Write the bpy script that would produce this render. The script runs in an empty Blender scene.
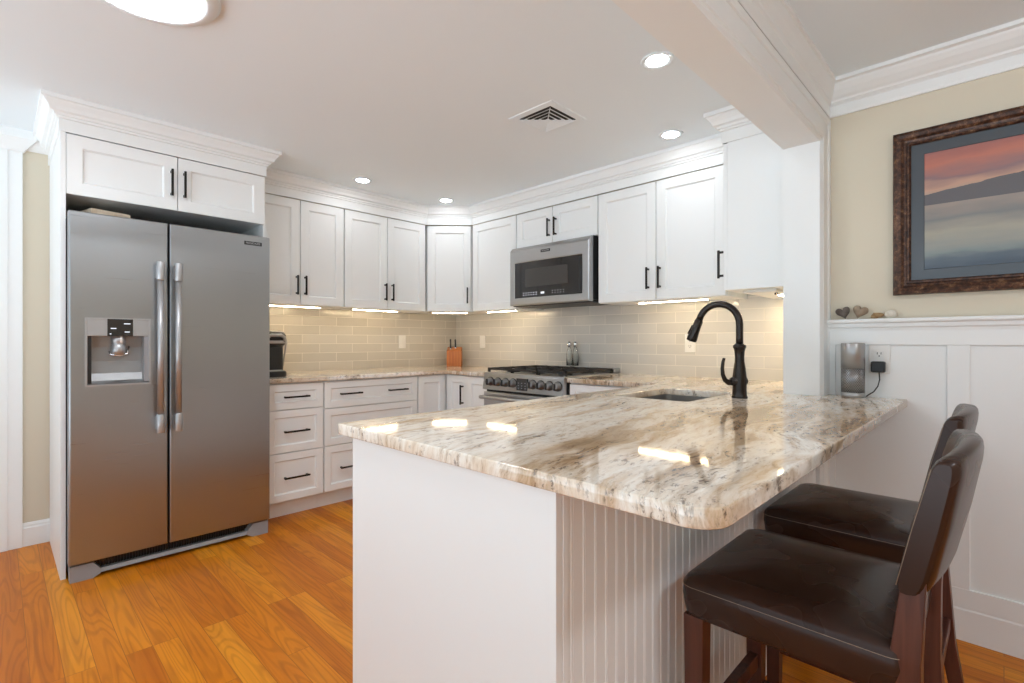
import bpy, bmesh, math, random
from mathutils import Vector, Matrix, noise as mnoise
PI = math.pi
random.seed(7)
S = bpy.context.scene
C = S.collection

# ------------------------------------------------------------------ camera
cam = bpy.data.objects.new('camera', bpy.data.cameras.new('camera'))
C.objects.link(cam)
cam.location = (0, 0, 1.1494)
cam.rotation_euler = (PI / 2, 0, math.radians(44.30 - 90))
cam.data.sensor_width = 36
cam.data.lens = 504.16 / 1024 * 36
cam.data.clip_start = 0.02
S.camera = cam

# ------------------------------------------------------------------ world, exposure
W = bpy.data.worlds.new('world'); S.world = W; W.use_nodes = True
wn = W.node_tree; bg = wn.nodes['Background']
# soft overcast sky above the horizon, added glow below it to light the ceiling
bg.inputs[1].default_value = 0.84
_tc = wn.nodes.new('ShaderNodeTexCoord'); _sx = wn.nodes.new('ShaderNodeSeparateXYZ'); _rp = wn.nodes.new('ShaderNodeValToRGB')
_ma = wn.nodes.new('ShaderNodeMath'); _ma.operation = 'MULTIPLY_ADD'; _ma.inputs[1].default_value = .5; _ma.inputs[2].default_value = .5
wn.links.new(_tc.outputs['Generated'], _sx.inputs[0]); wn.links.new(_sx.outputs['Z'], _ma.inputs[0]); wn.links.new(_ma.outputs[0], _rp.inputs[0]); wn.links.new(_rp.outputs[0], bg.inputs[0])
_e = _rp.color_ramp.elements; _e[0].position = .40; _e[0].color = (3.3, 3.85, 4.25, 1); _e[1].position = .50; _e[1].color = (.78, .92, 1.02, 1)
S.view_settings.view_transform = 'Standard'
S.view_settings.look = 'None'
S.view_settings.gamma = 1
S.view_settings.use_curve_mapping = False
S.view_settings.exposure = 0.37
S.cycles.sample_clamp_indirect = 6
S.cycles.max_bounces = 10
S.cycles.diffuse_bounces = 6
LAMP = 46.0        # radiance of the recessed lamps
UNDER = 64.0        # radiance of the under-cabinet strips
DISC = 38.0         # radiance of the large ceiling disc

# ------------------------------------------------------------------ materials
def mat(name, col=(.8, .8, .8), rough=.5, metal=0, spec=.5, coat=0, emit=None, es=0, bump=0, bscale=200):
    m = bpy.data.materials.new(name); m.use_nodes = True
    nt = m.node_tree; b = nt.nodes['Principled BSDF']
    b.inputs['Base Color'].default_value = (*col, 1)
    b.inputs['Roughness'].default_value = rough
    b.inputs['Metallic'].default_value = metal
    b.inputs['Specular IOR Level'].default_value = spec
    b.inputs['Coat Weight'].default_value = coat
    b.inputs['Coat Roughness'].default_value = .08
    if emit:
        b.inputs['Emission Color'].default_value = (*emit, 1); b.inputs['Emission Strength'].default_value = es
    if bump:
        n = N(nt, 'ShaderNodeTexNoise'); n.inputs['Scale'].default_value = bscale; n.inputs['Detail'].default_value = 3
        tc = N(nt, 'ShaderNodeTexCoord'); L(nt, tc.outputs['Object'], n.inputs['Vector'])
        bp = N(nt, 'ShaderNodeBump'); bp.inputs['Strength'].default_value = bump; bp.inputs['Distance'].default_value = .001
        L(nt, n.outputs['Fac'], bp.inputs['Height']); L(nt, bp.outputs['Normal'], b.inputs['Normal'])
    return m
def N(nt, t, **kw):
    n = nt.nodes.new(t)
    for k, v in kw.items(): setattr(n, k, v)
    return n
def L(nt, a, b): nt.links.new(a, b)
def ramp(nt, stops, fac=None, interp='LINEAR'):
    r = N(nt, 'ShaderNodeValToRGB'); e = r.color_ramp.elements; r.color_ramp.interpolation = interp
    while len(e) < len(stops): e.new(.5)
    for i, (p, c) in enumerate(stops):
        e[i].position = p; e[i].color = (*c, 1) if len(c) == 3 else c
    if fac is not None: L(nt, fac, r.inputs['Fac'])
    return r
def mixc(nt, fac, a, b, mode='MIX'):
    m = N(nt, 'ShaderNodeMix', data_type='RGBA', blend_type=mode)
    for sock, v in ((m.inputs[0], fac), (m.inputs[6], a), (m.inputs[7], b)):
        if isinstance(v, (int, float)): sock.default_value = v
        elif isinstance(v, tuple): sock.default_value = (*v, 1)
        else: L(nt, v, sock)
    return m.outputs[2]
def math_(nt, op, a, b=None, c=None):
    m = N(nt, 'ShaderNodeMath', operation=op)
    for i, v in enumerate((a, b, c)):
        if v is None: continue
        if isinstance(v, (int, float)): m.inputs[i].default_value = v
        else: L(nt, v, m.inputs[i])
    return m.outputs[0]

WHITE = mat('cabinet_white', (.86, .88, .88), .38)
TRIM = mat('trim_white', (.86, .88, .88), .42)
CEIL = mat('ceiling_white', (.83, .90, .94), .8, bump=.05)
BEIGE = mat('wall_beige', (.69, .625, .50), .75, bump=.06, bscale=150)
PLASTIC = mat('white_plastic', (.82, .81, .78), .35)
BRONZE = mat('dark_bronze', (.022, .019, .017), .34, .75)
FAUCET = mat('oil_rubbed_bronze', (.045, .038, .034), .24, .9)
BLACK = mat('black_plastic', (.012, .012, .013), .35)
GLOSSBLACK = mat('black_glass', (.010, .010, .011), .06, coat=.6)
IRON = mat('cast_iron', (.02, .018, .017), .55, bump=.2)
CHROME = mat('chrome', (.82, .82, .83), .12, 1)
DARKGAP = mat('dark_gap', (.02, .02, .02), .7)
DARKPLASTIC = mat('dark_grey_plastic', (.045, .045, .047), .5)
GREYPLASTIC = mat('grey_plastic', (.30, .30, .31), .45)
SILVER = mat('silver_plastic', (.42, .42, .42), .38, .8)
LAMPM = mat('lamp_lens', (.9, .9, .9), .5, emit=(.97, .99, 1.02), es=LAMP)
DISCM = mat('disc_lens', (.9, .9, .9), .5, emit=(.94, .99, 1.05), es=DISC)
UNDERM = mat('strip_lens', (.9, .9, .9), .5, emit=(1, .78, .48), es=UNDER)
ICON = mat('lit_icon', (.1, .1, .1), .5, emit=(.85, .9, 1), es=.9)
DIMICON = mat('dim_icon', (.1, .1, .1), .5, emit=(.85, .9, 1), es=.22)
BLADE = mat('blade_steel', (.6, .6, .6), .25, 1)
STITCH = mat('tan_thread', (.30, .22, .16), .7)

def steel(name, col, rough, axis, amt=.10):
    m = mat(name, col, rough, 1); nt = m.node_tree; b = nt.nodes['Principled BSDF']
    tc = N(nt, 'ShaderNodeTexCoord'); mp = N(nt, 'ShaderNodeMapping')
    sc = [400, 400, 400]; sc[axis] = 3
    mp.inputs['Scale'].default_value = sc; L(nt, tc.outputs['Object'], mp.inputs['Vector'])
    n = N(nt, 'ShaderNodeTexNoise'); n.inputs['Scale'].default_value = 1; n.inputs['Detail'].default_value = 2
    L(nt, mp.outputs['Vector'], n.inputs['Vector'])
    r = math_(nt, 'MULTIPLY_ADD', n.outputs['Fac'], amt, rough - amt / 2); L(nt, r, b.inputs['Roughness'])
    b.inputs['Anisotropic'].default_value = .5
    return m
STEEL = steel('brushed_steel', (.385, .40, .415), .30, 0)
STEELV = steel('satin_steel', (.46, .46, .465), .42, 2)
STEELV.node_tree.nodes['Principled BSDF'].inputs['Metallic'].default_value = .75
RECESS = steel('recess_steel', (.36, .36, .36), .50, 2)
STEELB = steel('range_steel', (.48, .48, .48), .32, 1)
KNOBM = mat('knob_metal', (.20, .20, .20), .38, .85)
SINKM = steel('sink_steel', (.45, .44, .43), .34, 0)

def floor_mat():
    m = mat('oak_boards', rough=.34, spec=.22); nt = m.node_tree; b = nt.nodes['Principled BSDF']
    tc = N(nt, 'ShaderNodeTexCoord'); sp = N(nt, 'ShaderNodeSeparateXYZ'); L(nt, tc.outputs['Object'], sp.inputs[0])
    cb = N(nt, 'ShaderNodeCombineXYZ'); L(nt, sp.outputs['Y'], cb.inputs[0]); L(nt, sp.outputs['X'], cb.inputs[1])
    br = N(nt, 'ShaderNodeTexBrick'); br.offset = .37; br.offset_frequency = 3; br.squash = 1
    L(nt, cb.outputs[0], br.inputs['Vector'])
    br.inputs['Scale'].default_value = 1; br.inputs['Brick Width'].default_value = 1.15; br.inputs['Row Height'].default_value = .083
    br.inputs['Mortar Size'].default_value = .0011; br.inputs['Mortar Smooth'].default_value = .1; br.inputs['Bias'].default_value = 0
    br.inputs['Color1'].default_value = (0, 0, 0, 1); br.inputs['Color2'].default_value = (1, 1, 1, 1); br.inputs['Mortar'].default_value = (.5, .5, .5, 1)
    tone = ramp(nt, [(0, (.50, .135, .004)), (.35, (.60, .178, .005)), (.7, (.68, .228, .008)), (1, (.76, .295, .018))], br.outputs['Color'])
    # grain: long streaks along the board, shifted per board
    off = N(nt, 'ShaderNodeVectorMath', operation='MULTIPLY_ADD'); L(nt, br.outputs['Color'], off.inputs[0])
    off.inputs[1].default_value = (17, 31, 0); L(nt, cb.outputs[0], off.inputs[2])
    mp = N(nt, 'ShaderNodeMapping'); mp.inputs['Scale'].default_value = (1.6, 22, 1); L(nt, off.outputs[0], mp.inputs['Vector'])
    n1 = N(nt, 'ShaderNodeTexNoise'); n1.inputs['Scale'].default_value = 1.2; n1.inputs['Detail'].default_value = 4; n1.inputs['Distortion'].default_value = .8
    L(nt, mp.outputs[0], n1.inputs['Vector'])
    # cathedral figure
    mp2 = N(nt, 'ShaderNodeMapping'); mp2.inputs['Scale'].default_value = (1.1, 13, 1); L(nt, off.outputs[0], mp2.inputs['Vector'])
    n2 = N(nt, 'ShaderNodeTexNoise'); n2.inputs['Scale'].default_value = .8; n2.inputs['Detail'].default_value = 1; L(nt, mp2.outputs[0], n2.inputs['Vector'])
    rings = math_(nt, 'SINE', math_(nt, 'MULTIPLY', n2.outputs['Fac'], 105))
    rr = ramp(nt, [(0, (.62, .55, .42)), (.5, (1, 1, 1)), (1, (1, 1, 1))], math_(nt, 'MULTIPLY_ADD', rings, .5, .5))
    g1 = ramp(nt, [(.3, (.72, .64, .55)), (.55, (1, 1, 1)), (.75, (1.0, 1.0, 1.0))], n1.outputs['Fac'])
    c = mixc(nt, .75, tone.outputs[0], g1.outputs[0], 'MULTIPLY')
    c = mixc(nt, .45, c, rr.outputs[0], 'MULTIPLY')
    c = mixc(nt, math_(nt, 'MULTIPLY', br.outputs['Fac'], .6), c, (.16, .05, .008))
    L(nt, c, b.inputs['Base Color'])
    bp = N(nt, 'ShaderNodeBump'); bp.inputs['Strength'].default_value = .25; bp.inputs['Distance'].default_value = .001
    L(nt, math_(nt, 'SUBTRACT', n1.outputs['Fac'], br.outputs['Fac']), bp.inputs['Height']); L(nt, bp.outputs[0], b.inputs['Normal'])
    return m
FLOOR = floor_mat()

def granite_mat():
    m = mat('brown_granite', rough=.055, spec=.5); nt = m.node_tree; b = nt.nodes['Principled BSDF']
    tc = N(nt, 'ShaderNodeTexCoord'); mp0 = N(nt, 'ShaderNodeMapping')
    mp0.inputs['Rotation'].default_value = (0, 0, math.radians(-9)); L(nt, tc.outputs['Object'], mp0.inputs['Vector'])
    w = N(nt, 'ShaderNodeTexNoise'); w.inputs['Scale'].default_value = 2.1; w.inputs['Detail'].default_value = 4; L(nt, mp0.outputs[0], w.inputs['Vector'])
    warp = N(nt, 'ShaderNodeVectorMath', operation='MULTIPLY_ADD'); L(nt, w.outputs['Color'], warp.inputs[0])
    warp.inputs[1].default_value = (.16, .20, .0); L(nt, mp0.outputs[0], warp.inputs[2])
    def band(sx, sy, sz, scale, detail=5, rough=.6):
        q = N(nt, 'ShaderNodeMapping'); q.inputs['Scale'].default_value = (sx, sy, sz); L(nt, warp.outputs[0], q.inputs['Vector'])
        n = N(nt, 'ShaderNodeTexNoise'); n.inputs['Scale'].default_value = scale; n.inputs['Detail'].default_value = detail
        n.inputs['Roughness'].default_value = rough; L(nt, q.outputs[0], n.inputs['Vector']); return n.outputs['Fac']
    big = band(.55, 3.4, 1, 1.4, 7, .62); mid = band(1.3, 7, 2, 2.0, 9, .72); fine = band(4.5, 17, 4, 3.0, 9, .75); sp = band(9, 22, 14, 3.2, 5, .72)
    c1 = ramp(nt, [(.32, (.36, .25, .15)), (.40, (.58, .43, .28)), (.46, (.82, .72, .60)), (.54, (.90, .86, .79)), (.61, (.66, .51, .36)), (.68, (.80, .70, .58)), (.74, (.50, .42, .33))], big).outputs[0]
    c2 = ramp(nt, [(.32, (.34, .25, .17)), (.42, (.74, .65, .55)), (.48, (1, 1, 1)), (.56, (1, .99, .97)), (.64, (.74, .66, .57)), (.72, (.56, .50, .43))], mid).outputs[0]
    c3 = ramp(nt, [(.34, (.52, .43, .35)), (.43, (.88, .84, .79)), (.50, (1, 1, 1)), (.60, (1, 1, 1)), (.70, (.82, .79, .74))], fine).outputs[0]
    c = mixc(nt, .80, c1, c2, 'MULTIPLY')
    c = mixc(nt, .90, c, c3, 'MULTIPLY')
    d = ramp(nt, [(.54, (0, 0, 0)), (.60, (1, 1, 1))], sp).outputs[0]
    d2 = ramp(nt, [(.44, (1, 1, 1)), (.54, (0, 0, 0))], mid).outputs[0]
    c = mixc(nt, math_(nt, 'MULTIPLY', math_(nt, 'MULTIPLY', d, d2), .85), c, (.12, .085, .065))
    L(nt, c, b.inputs['Base Color'])
    return m
GRANITE = granite_mat()

def tile_mat(name, axis, shift, ca=(.50, .465, .41, 1), cb_=(.56, .52, .46, 1)):
    m = mat(name, rough=.16); nt = m.node_tree; b = nt.nodes['Principled BSDF']
    tc = N(nt, 'ShaderNodeTexCoord'); sp = N(nt, 'ShaderNodeSeparateXYZ'); L(nt, tc.outputs['Object'], sp.inputs[0])
    cb = N(nt, 'ShaderNodeCombineXYZ'); L(nt, math_(nt, 'ADD', sp.outputs[axis], shift), cb.inputs[0])
    L(nt, math_(nt, 'SUBTRACT', sp.outputs['Z'], .914 - .0727 * 4), cb.inputs[1])
    br = N(nt, 'ShaderNodeTexBrick'); br.offset = .5; br.offset_frequency = 2; L(nt, cb.outputs[0], br.inputs['Vector'])
    br.inputs['Scale'].default_value = 1; br.inputs['Brick Width'].default_value = .283; br.inputs['Row Height'].default_value = .0727
    br.inputs['Mortar Size'].default_value = .0022; br.inputs['Mortar Smooth'].default_value = .2; br.inputs['Bias'].default_value = 0
    br.inputs['Color1'].default_value = ca; br.inputs['Color2'].default_value = cb_; br.inputs['Mortar'].default_value = (.74, .70, .63, 1)
    L(nt, br.outputs['Color'], b.inputs['Base Color'])
    bp = N(nt, 'ShaderNodeBump'); bp.inputs['Strength'].default_value = .5; bp.inputs['Distance'].default_value = .0015
    L(nt, math_(nt, 'SUBTRACT', 1, br.outputs['Fac']), bp.inputs['Height']); L(nt, bp.outputs[0], b.inputs['Normal'])
    L(nt, math_(nt, 'MULTIPLY_ADD', br.outputs['Fac'], .5, .14), b.inputs['Roughness'])
    return m
TILE_A = tile_mat('glass_tile_back', 'X', .02, (.51, .48, .43, 1), (.57, .54, .49, 1))
TILE_B = tile_mat('glass_tile_right', 'Y', .10, (.57, .55, .51, 1), (.63, .61, .57, 1))

def wood_mat(name, c0, c1, rough, sc=(30, 30, 2)):
    m = mat(name, rough=rough); nt = m.node_tree; b = nt.nodes['Principled BSDF']
    tc = N(nt, 'ShaderNodeTexCoord'); mp = N(nt, 'ShaderNodeMapping'); mp.inputs['Scale'].default_value = sc; L(nt, tc.outputs['Object'], mp.inputs['Vector'])
    n = N(nt, 'ShaderNodeTexNoise'); n.inputs['Scale'].default_value = 1.5; n.inputs['Detail'].default_value = 4; n.inputs['Distortion'].default_value = 1; L(nt, mp.outputs[0], n.inputs['Vector'])
    L(nt, ramp(nt, [(.3, c0), (.7, c1)], n.outputs['Fac']).outputs[0], b.inputs['Base Color'])
    return m
STOOLWOOD = wood_mat('mahogany', (.045, .012, .007), (.12, .036, .020), .35)
BLOCKWOOD = wood_mat('cherry_wood', (.35, .10, .02), (.50, .17, .04), .4)
BOARDWOOD = wood_mat('pale_wood', (.50, .40, .28), (.62, .52, .40), .5)
def leather_mat():
    m = mat('brown_leather', (.022, .012, .009), .34, spec=.32); nt = m.node_tree; b = nt.nodes['Principled BSDF']
    tc = N(nt, 'ShaderNodeTexCoord')
    v = N(nt, 'ShaderNodeTexVoronoi'); v.inputs['Scale'].default_value = 260; L(nt, tc.outputs['Object'], v.inputs['Vector'])
    n = N(nt, 'ShaderNodeTexNoise'); n.inputs['Scale'].default_value = 6; n.inputs['Detail'].default_value = 2; L(nt, tc.outputs['Object'], n.inputs['Vector'])
    L(nt, ramp(nt, [(.2, (.026, .012, .008)), (.8, (.042, .019, .013))], n.outputs['Fac']).outputs[0], b.inputs['Base Color'])
    L(nt, math_(nt, 'MULTIPLY_ADD', n.outputs['Fac'], .10, .22), b.inputs['Roughness'])
    return m
LEATHER = leather_mat()
def frame_mat():
    m = mat('antique_bronze_frame', rough=.38); nt = m.node_tree; b = nt.nodes['Principled BSDF']
    tc = N(nt, 'ShaderNodeTexCoord'); n = N(nt, 'ShaderNodeTexNoise'); n.inputs['Scale'].default_value = 55; n.inputs['Detail'].default_value = 6; n.inputs['Roughness'].default_value = .7
    L(nt, tc.outputs['Object'], n.inputs['Vector'])
    L(nt, ramp(nt, [(.38, (.020, .008, .005)), (.52, (.075, .030, .016)), (.62, (.17, .085, .045)), (.74, (.38, .25, .14))], n.outputs['Fac']).outputs[0], b.inputs['Base Color'])
    b.inputs['Metallic'].default_value = .25
    bp = N(nt, 'ShaderNodeBump'); bp.inputs['Strength'].default_value = .5; bp.inputs['Distance'].default_value = .002; L(nt, n.outputs['Fac'], bp.inputs['Height']); L(nt, bp.outputs[0], b.inputs['Normal'])
    return m
FRAME = frame_mat()
def art_mat(z0, z1, yl):
    m = mat('sunset_print', rough=.25, coat=.5); nt = m.node_tree; b = nt.nodes['Principled BSDF']
    tc = N(nt, 'ShaderNodeTexCoord'); sp = N(nt, 'ShaderNodeSeparateXYZ'); L(nt, tc.outputs['Object'], sp.inputs[0])
    t = math_(nt, 'DIVIDE', math_(nt, 'SUBTRACT', sp.outputs['Z'], z0), z1 - z0)
    mp = N(nt, 'ShaderNodeMapping'); mp.inputs['Scale'].default_value = (1, 3.0, 13); mp.inputs['Rotation'].default_value = (math.radians(6), 0, 0); L(nt, tc.outputs['Object'], mp.inputs['Vector'])
    n = N(nt, 'ShaderNodeTexNoise'); n.inputs['Scale'].default_value = 1.4; n.inputs['Detail'].default_value = 5; L(nt, mp.outputs[0], n.inputs['Vector'])
    t2 = math_(nt, 'MULTIPLY_ADD', math_(nt, 'SUBTRACT', n.outputs['Fac'], .5), .22, t)
    sky = ramp(nt, [(0, (.05, .07, .10)), (.07, (.09, .12, .15)), (.14, (.22, .25, .24)), (.30, (.36, .33, .26)), (.42, (.20, .20, .20)), (.52, (.30, .26, .23)),
                    (.60, (.42, .33, .27)), (.70, (.55, .33, .24)), (.78, (.27, .17, .18)), (.90, (.52, .19, .14)), (1, (.34, .14, .13))], t2).outputs[0]
    # hills: a ridge that climbs to the right (towards -y)
    mp2 = N(nt, 'ShaderNodeMapping'); mp2.inputs['Scale'].default_value = (0, 5, 0); L(nt, tc.outputs['Object'], mp2.inputs['Vector'])
    nr = N(nt, 'ShaderNodeTexNoise'); nr.inputs['Scale'].default_value = 1; nr.inputs['Detail'].default_value = 5; L(nt, mp2.outputs[0], nr.inputs['Vector'])
    top = math_(nt, 'ADD', math_(nt, 'MULTIPLY_ADD', nr.outputs['Fac'], .10, .585), math_(nt, 'MULTIPLY', math_(nt, 'SUBTRACT', yl, sp.outputs['Y']), .30))
    inside = math_(nt, 'MULTIPLY', math_(nt, 'LESS_THAN', t, top), math_(nt, 'GREATER_THAN', t, .55))
    c = mixc(nt, inside, sky, (.12, .115, .125))
    L(nt, c, b.inputs['Base Color'])
    return m
def speckled(name, c0, c1, sc=40, rough=.6):
    m = mat(name, rough=rough); nt = m.node_tree; b = nt.nodes['Principled BSDF']
    tc = N(nt, 'ShaderNodeTexCoord'); n = N(nt, 'ShaderNodeTexNoise'); n.inputs['Scale'].default_value = sc; n.inputs['Detail'].default_value = 5; L(nt, tc.outputs['Object'], n.inputs['Vector'])
    L(nt, ramp(nt, [(.35, c0), (.65, c1)], n.outputs['Fac']).outputs[0], b.inputs['Base Color']); return m

# ------------------------------------------------------------------ mesh helpers
class MB:
    def __init__(s): s.v = []; s.f = []; s.sm = []
    def add(s, vs, fs, smooth=False):
        o = len(s.v); s.v += [tuple(p) for p in vs]
        for f in fs: s.f.append([i + o for i in f]); s.sm.append(smooth)
        return s
    def box(s, x0, x1, y0, y1, z0, z1, b=0):
        if b:
            bm = bmesh.new(); bmesh.ops.create_cube(bm, size=1)
            for v in bm.verts: v.co = Vector(((x0 + x1) / 2 + v.co.x * (x1 - x0), (y0 + y1) / 2 + v.co.y * (y1 - y0), (z0 + z1) / 2 + v.co.z * (z1 - z0)))
            bmesh.ops.bevel(bm, geom=bm.edges[:], offset=b, segments=2, affect='EDGES', profile=.5)
            s.bm(bm); return s
        vs = [(x, y, z) for z in (z0, z1) for y in (y0, y1) for x in (x0, x1)]
        return s.add(vs, [(0, 2, 3, 1), (4, 5, 7, 6), (0, 1, 5, 4), (2, 6, 7, 3), (0, 4, 6, 2), (1, 3, 7, 5)])
    def bm(s, bm, smooth=False):
        bm.verts.ensure_lookup_table()
        s.add([v.co.copy() for v in bm.verts], [[v.index for v in f.verts] for f in bm.faces], smooth); bm.free()
    def loft(s, rings, cap0=True, cap1=True, closed=False, smooth=False):
        n = len(rings[0]); vs = [p for r in rings for p in r]; fs = []
        m = len(rings)
        for i in range(m if closed else m - 1):
            j = (i + 1) % m
            for k in range(n):
                k2 = (k + 1) % n; fs.append((i * n + k, i * n + k2, j * n + k2, j * n + k))
        s.add(vs, fs, smooth)
        o = len(s.v) - len(vs)
        if not closed:
            if cap0: s.f.append([o + k for k in range(n)][::-1]); s.sm.append(False)
            if cap1: s.f.append([o + (m - 1) * n + k for k in range(n)]); s.sm.append(False)
        return s
    def lathe(s, prof, cx=0, cy=0, cz=0, n=28, axis='z', smooth=True, cap0=True, cap1=True):
        rings = []
        for r, z in prof:
            ring = []
            for k in range(n):
                a = 2 * PI * k / n; p = (r * math.cos(a), r * math.sin(a), z)
                if axis == 'x': p = (p[2], p[0], p[1])
                elif axis == 'y': p = (p[1], p[2], p[0])
                ring.append((p[0] + cx, p[1] + cy, p[2] + cz))
            rings.append(ring)
        return s.loft(rings, cap0, cap1, smooth=smooth)
    def tube(s, pts, r, n=12, smooth=True, sq=False):
        pts = [Vector(p) for p in pts]; rad = r if isinstance(r, (list, tuple)) else [r] * len(pts)
        rings = []; up = Vector((0, 0, 1)); prev = None
        for i, p in enumerate(pts):
            t = (pts[min(i + 1, len(pts) - 1)] - pts[max(i - 1, 0)]).normalized()
            if prev is None:
                a = up if abs(t.dot(up)) < .95 else Vector((1, 0, 0)); u = t.cross(a).normalized()
            else: u = (prev - t * prev.dot(t)).normalized()
            prev = u; w = t.cross(u)
            if sq: rings.append([p + (u * a + w * b) * rad[i] for a, b in ((-1, -1), (1, -1), (1, 1), (-1, 1))])
            else: rings.append([p + (u * math.cos(2 * PI * k / n) + w * math.sin(2 * PI * k / n)) * rad[i] for k in range(n)])
        return s.loft(rings, smooth=smooth and not sq)
    def sweep(s, path, prof, scales=None, side=1, smooth=False):
        """horizontal sweep of a profile [(outward, z)] along a 2-D path; mitred; scale of the outward offset per segment"""
        n = len(path); segs = [(Vector(path[i + 1]) - Vector(path[i])).normalized() for i in range(n - 1)]
        scales = scales or [1] * (n - 1); nor = [Vector((-d.y, d.x)) * side for d in segs]
        rings = []
        for i in range(n):
            ring = []
            for o, z in prof:
                P = Vector(path[i])
                if i == 0: q = P + nor[0] * o * scales[0]
                elif i == n - 1: q = P + nor[-1] * o * scales[-1]
                else:
                    a, b = nor[i - 1], nor[i]; oa, ob = o * scales[i - 1], o * scales[i]
                    det = a.x * b.y - a.y * b.x
                    if abs(det) < 1e-6: q = P + a * oa
                    else: q = P + Vector(((oa * b.y - ob * a.y) / det, (a.x * ob - b.x * oa) / det))
                ring.append((q.x, q.y, z))
            rings.append(ring)
        return s.loft(rings, smooth=smooth)
    def prism(s, poly, a0, a1, axis='z'):
        def P(u, v, w): return (u, v, w) if axis == 'z' else ((w, u, v) if axis == 'x' else (u, w, v))
        return s.loft([[P(u, v, a0) for u, v in poly], [P(u, v, a1) for u, v in poly]])
    def xf(s, M):
        s.v = [tuple(M @ Vector(p)) for p in s.v]; return s

def rrect(hx, hy, r, n=6):
    pts = []
    for cx, cy, a0 in ((hx - r, hy - r, 0), (-hx + r, hy - r, PI / 2), (-hx + r, -hy + r, PI), (hx - r, -hy + r, 1.5 * PI)):
        for k in range(n + 1):
            a = a0 + PI / 2 * k / n; pts.append((cx + r * math.cos(a), cy + r * math.sin(a)))
    return pts

def wloc(o):
    v = Vector((0, 0, 0))
    while o is not None: v += Vector(o.location); o = o.parent
    return v
def obj(name, mb, m, parent=None, local=False, bevel=0, label=None):
    """link the builder as ONE mesh object; coordinates are world ones unless local"""
    me = bpy.data.meshes.new(name)
    off = Vector((0, 0, 0)) if (local or parent is None) else wloc(parent)
    me.from_pydata([tuple(Vector(p) - off) for p in mb.v], [], mb.f); me.update()
    for p, sm in zip(me.polygons, mb.sm): p.use_smooth = sm
    b = bmesh.new(); b.from_mesh(me); bmesh.ops.recalc_face_normals(b, faces=b.faces[:]); b.to_mesh(me); b.free()
    me.materials.append(m)
    o = bpy.data.objects.new(name, me); C.objects.link(o)
    if parent is not None: o.parent = parent
    if bevel:
        md = o.modifiers.new('bevel', 'BEVEL'); md.width = bevel; md.segments = 2; md.limit_method = 'ANGLE'; md.angle_limit = math.radians(40)
    if label: o['label'] = label
    return o
def tag(o, label, cat, group=None):
    o['label'] = label; o['category'] = cat
    if group: o['group'] = group
    return o
def thing(name, label, cat, loc=(0, 0, 0), rz=0, group=None):
    o = bpy.data.objects.new(name, None); C.objects.link(o); o.empty_display_size = .05
    o.location = loc; o.rotation_euler = (0, 0, rz)
    return tag(o, label, cat, group)
def struct(name, mb, m, bevel=0):
    o = obj(name, mb, m, bevel=bevel); o['kind'] = 'structure'; return o
def dup(root, loc, label, rz=None, group=None):
    r = root.copy(); C.objects.link(r); r.location = loc
    if rz is not None: r.rotation_euler = (0, 0, rz)
    r['label'] = label
    if group: r['group'] = group
    def rec(a, b):
        for ch in list(a.children):
            c = ch.copy(); C.objects.link(c); c.parent = b; rec(ch, c)
    rec(root, r); return r
def text_mb(txt, size, depth):
    """lettering as mesh, in the x-z plane facing -y, centred"""
    cu = bpy.data.curves.new('t', 'FONT'); cu.body = txt; cu.size = size; cu.extrude = depth; cu.align_x = 'CENTER'; cu.align_y = 'CENTER'; cu.resolution_u = 2
    o = bpy.data.objects.new('t', cu); C.objects.link(o); dg = bpy.context.evaluated_depsgraph_get()
    me = bpy.data.meshes.new_from_object(o.evaluated_get(dg)); bpy.data.objects.remove(o); bpy.data.curves.remove(cu)
    mb = MB(); mb.add([(v.co.x, -v.co.z, v.co.y) for v in me.vertices], [list(p.vertices) for p in me.polygons]); bpy.data.meshes.remove(me); return mb

# ------------------------------------------------------------------ key dimensions (metres)
ZC = 2.315; ZD = 2.285; YW = 3.94; XW = 3.236; XD = 2.619; CT = .914; TK = .031
ZU = 1.411; ZT = 2.160; YU = 3.597; XU = 2.902; YK = 3.25; XPL = .218
YF = -2.3; XL = -2.5

# ------------------------------------------------------------------ the setting
struct('floor', MB().box(XL, 3.4, YF, 4.1, -.05, 0), FLOOR)
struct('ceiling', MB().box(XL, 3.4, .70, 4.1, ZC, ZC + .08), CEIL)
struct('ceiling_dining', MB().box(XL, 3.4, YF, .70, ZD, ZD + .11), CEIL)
struct('wall_back', MB().box(XL, 3.4, YW, YW + .1, 0, ZC), BEIGE)
struct('wall_right', MB().box(XW, XW + .1, .70, YW, 0, ZC), BEIGE)
struct('wall_dining', MB().box(XD, XD + .7, YF, .60, 0, ZC), BEIGE)
struct('wall_front', MB().box(-1.7, XD + .7, YF - .1, YF, 0, ZC), BEIGE)
# stub wall (opening jamb) and beam between kitchen and dining side
struct('wall_stub', MB().box(2.496, XW, .578, .717, 0, ZC), TRIM)
struct('beam', MB().box(XL, 2.496, .578, .717, 2.02, ZC), TRIM)
CAS = [(0, 0), (.006, 0), (.012, .010), (.012, .020), (.016, .024), (.016, .092), (.020, .096), (.022, .104), (.022, .122), (0, .122)]
mb = MB()
mb.sweep([(XL, .578), (2.60, .578)], [(o, 2.02 + z) for o, z in CAS], side=-1)
# jamb casing running down to the floor, at the wall end (profile across x)
mb.loft([[(2.496 + z, .578 - o, zz) for o, z in CAS] for zz in (0, 2.142)])
struct('trim_1', mb, TRIM)
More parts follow.
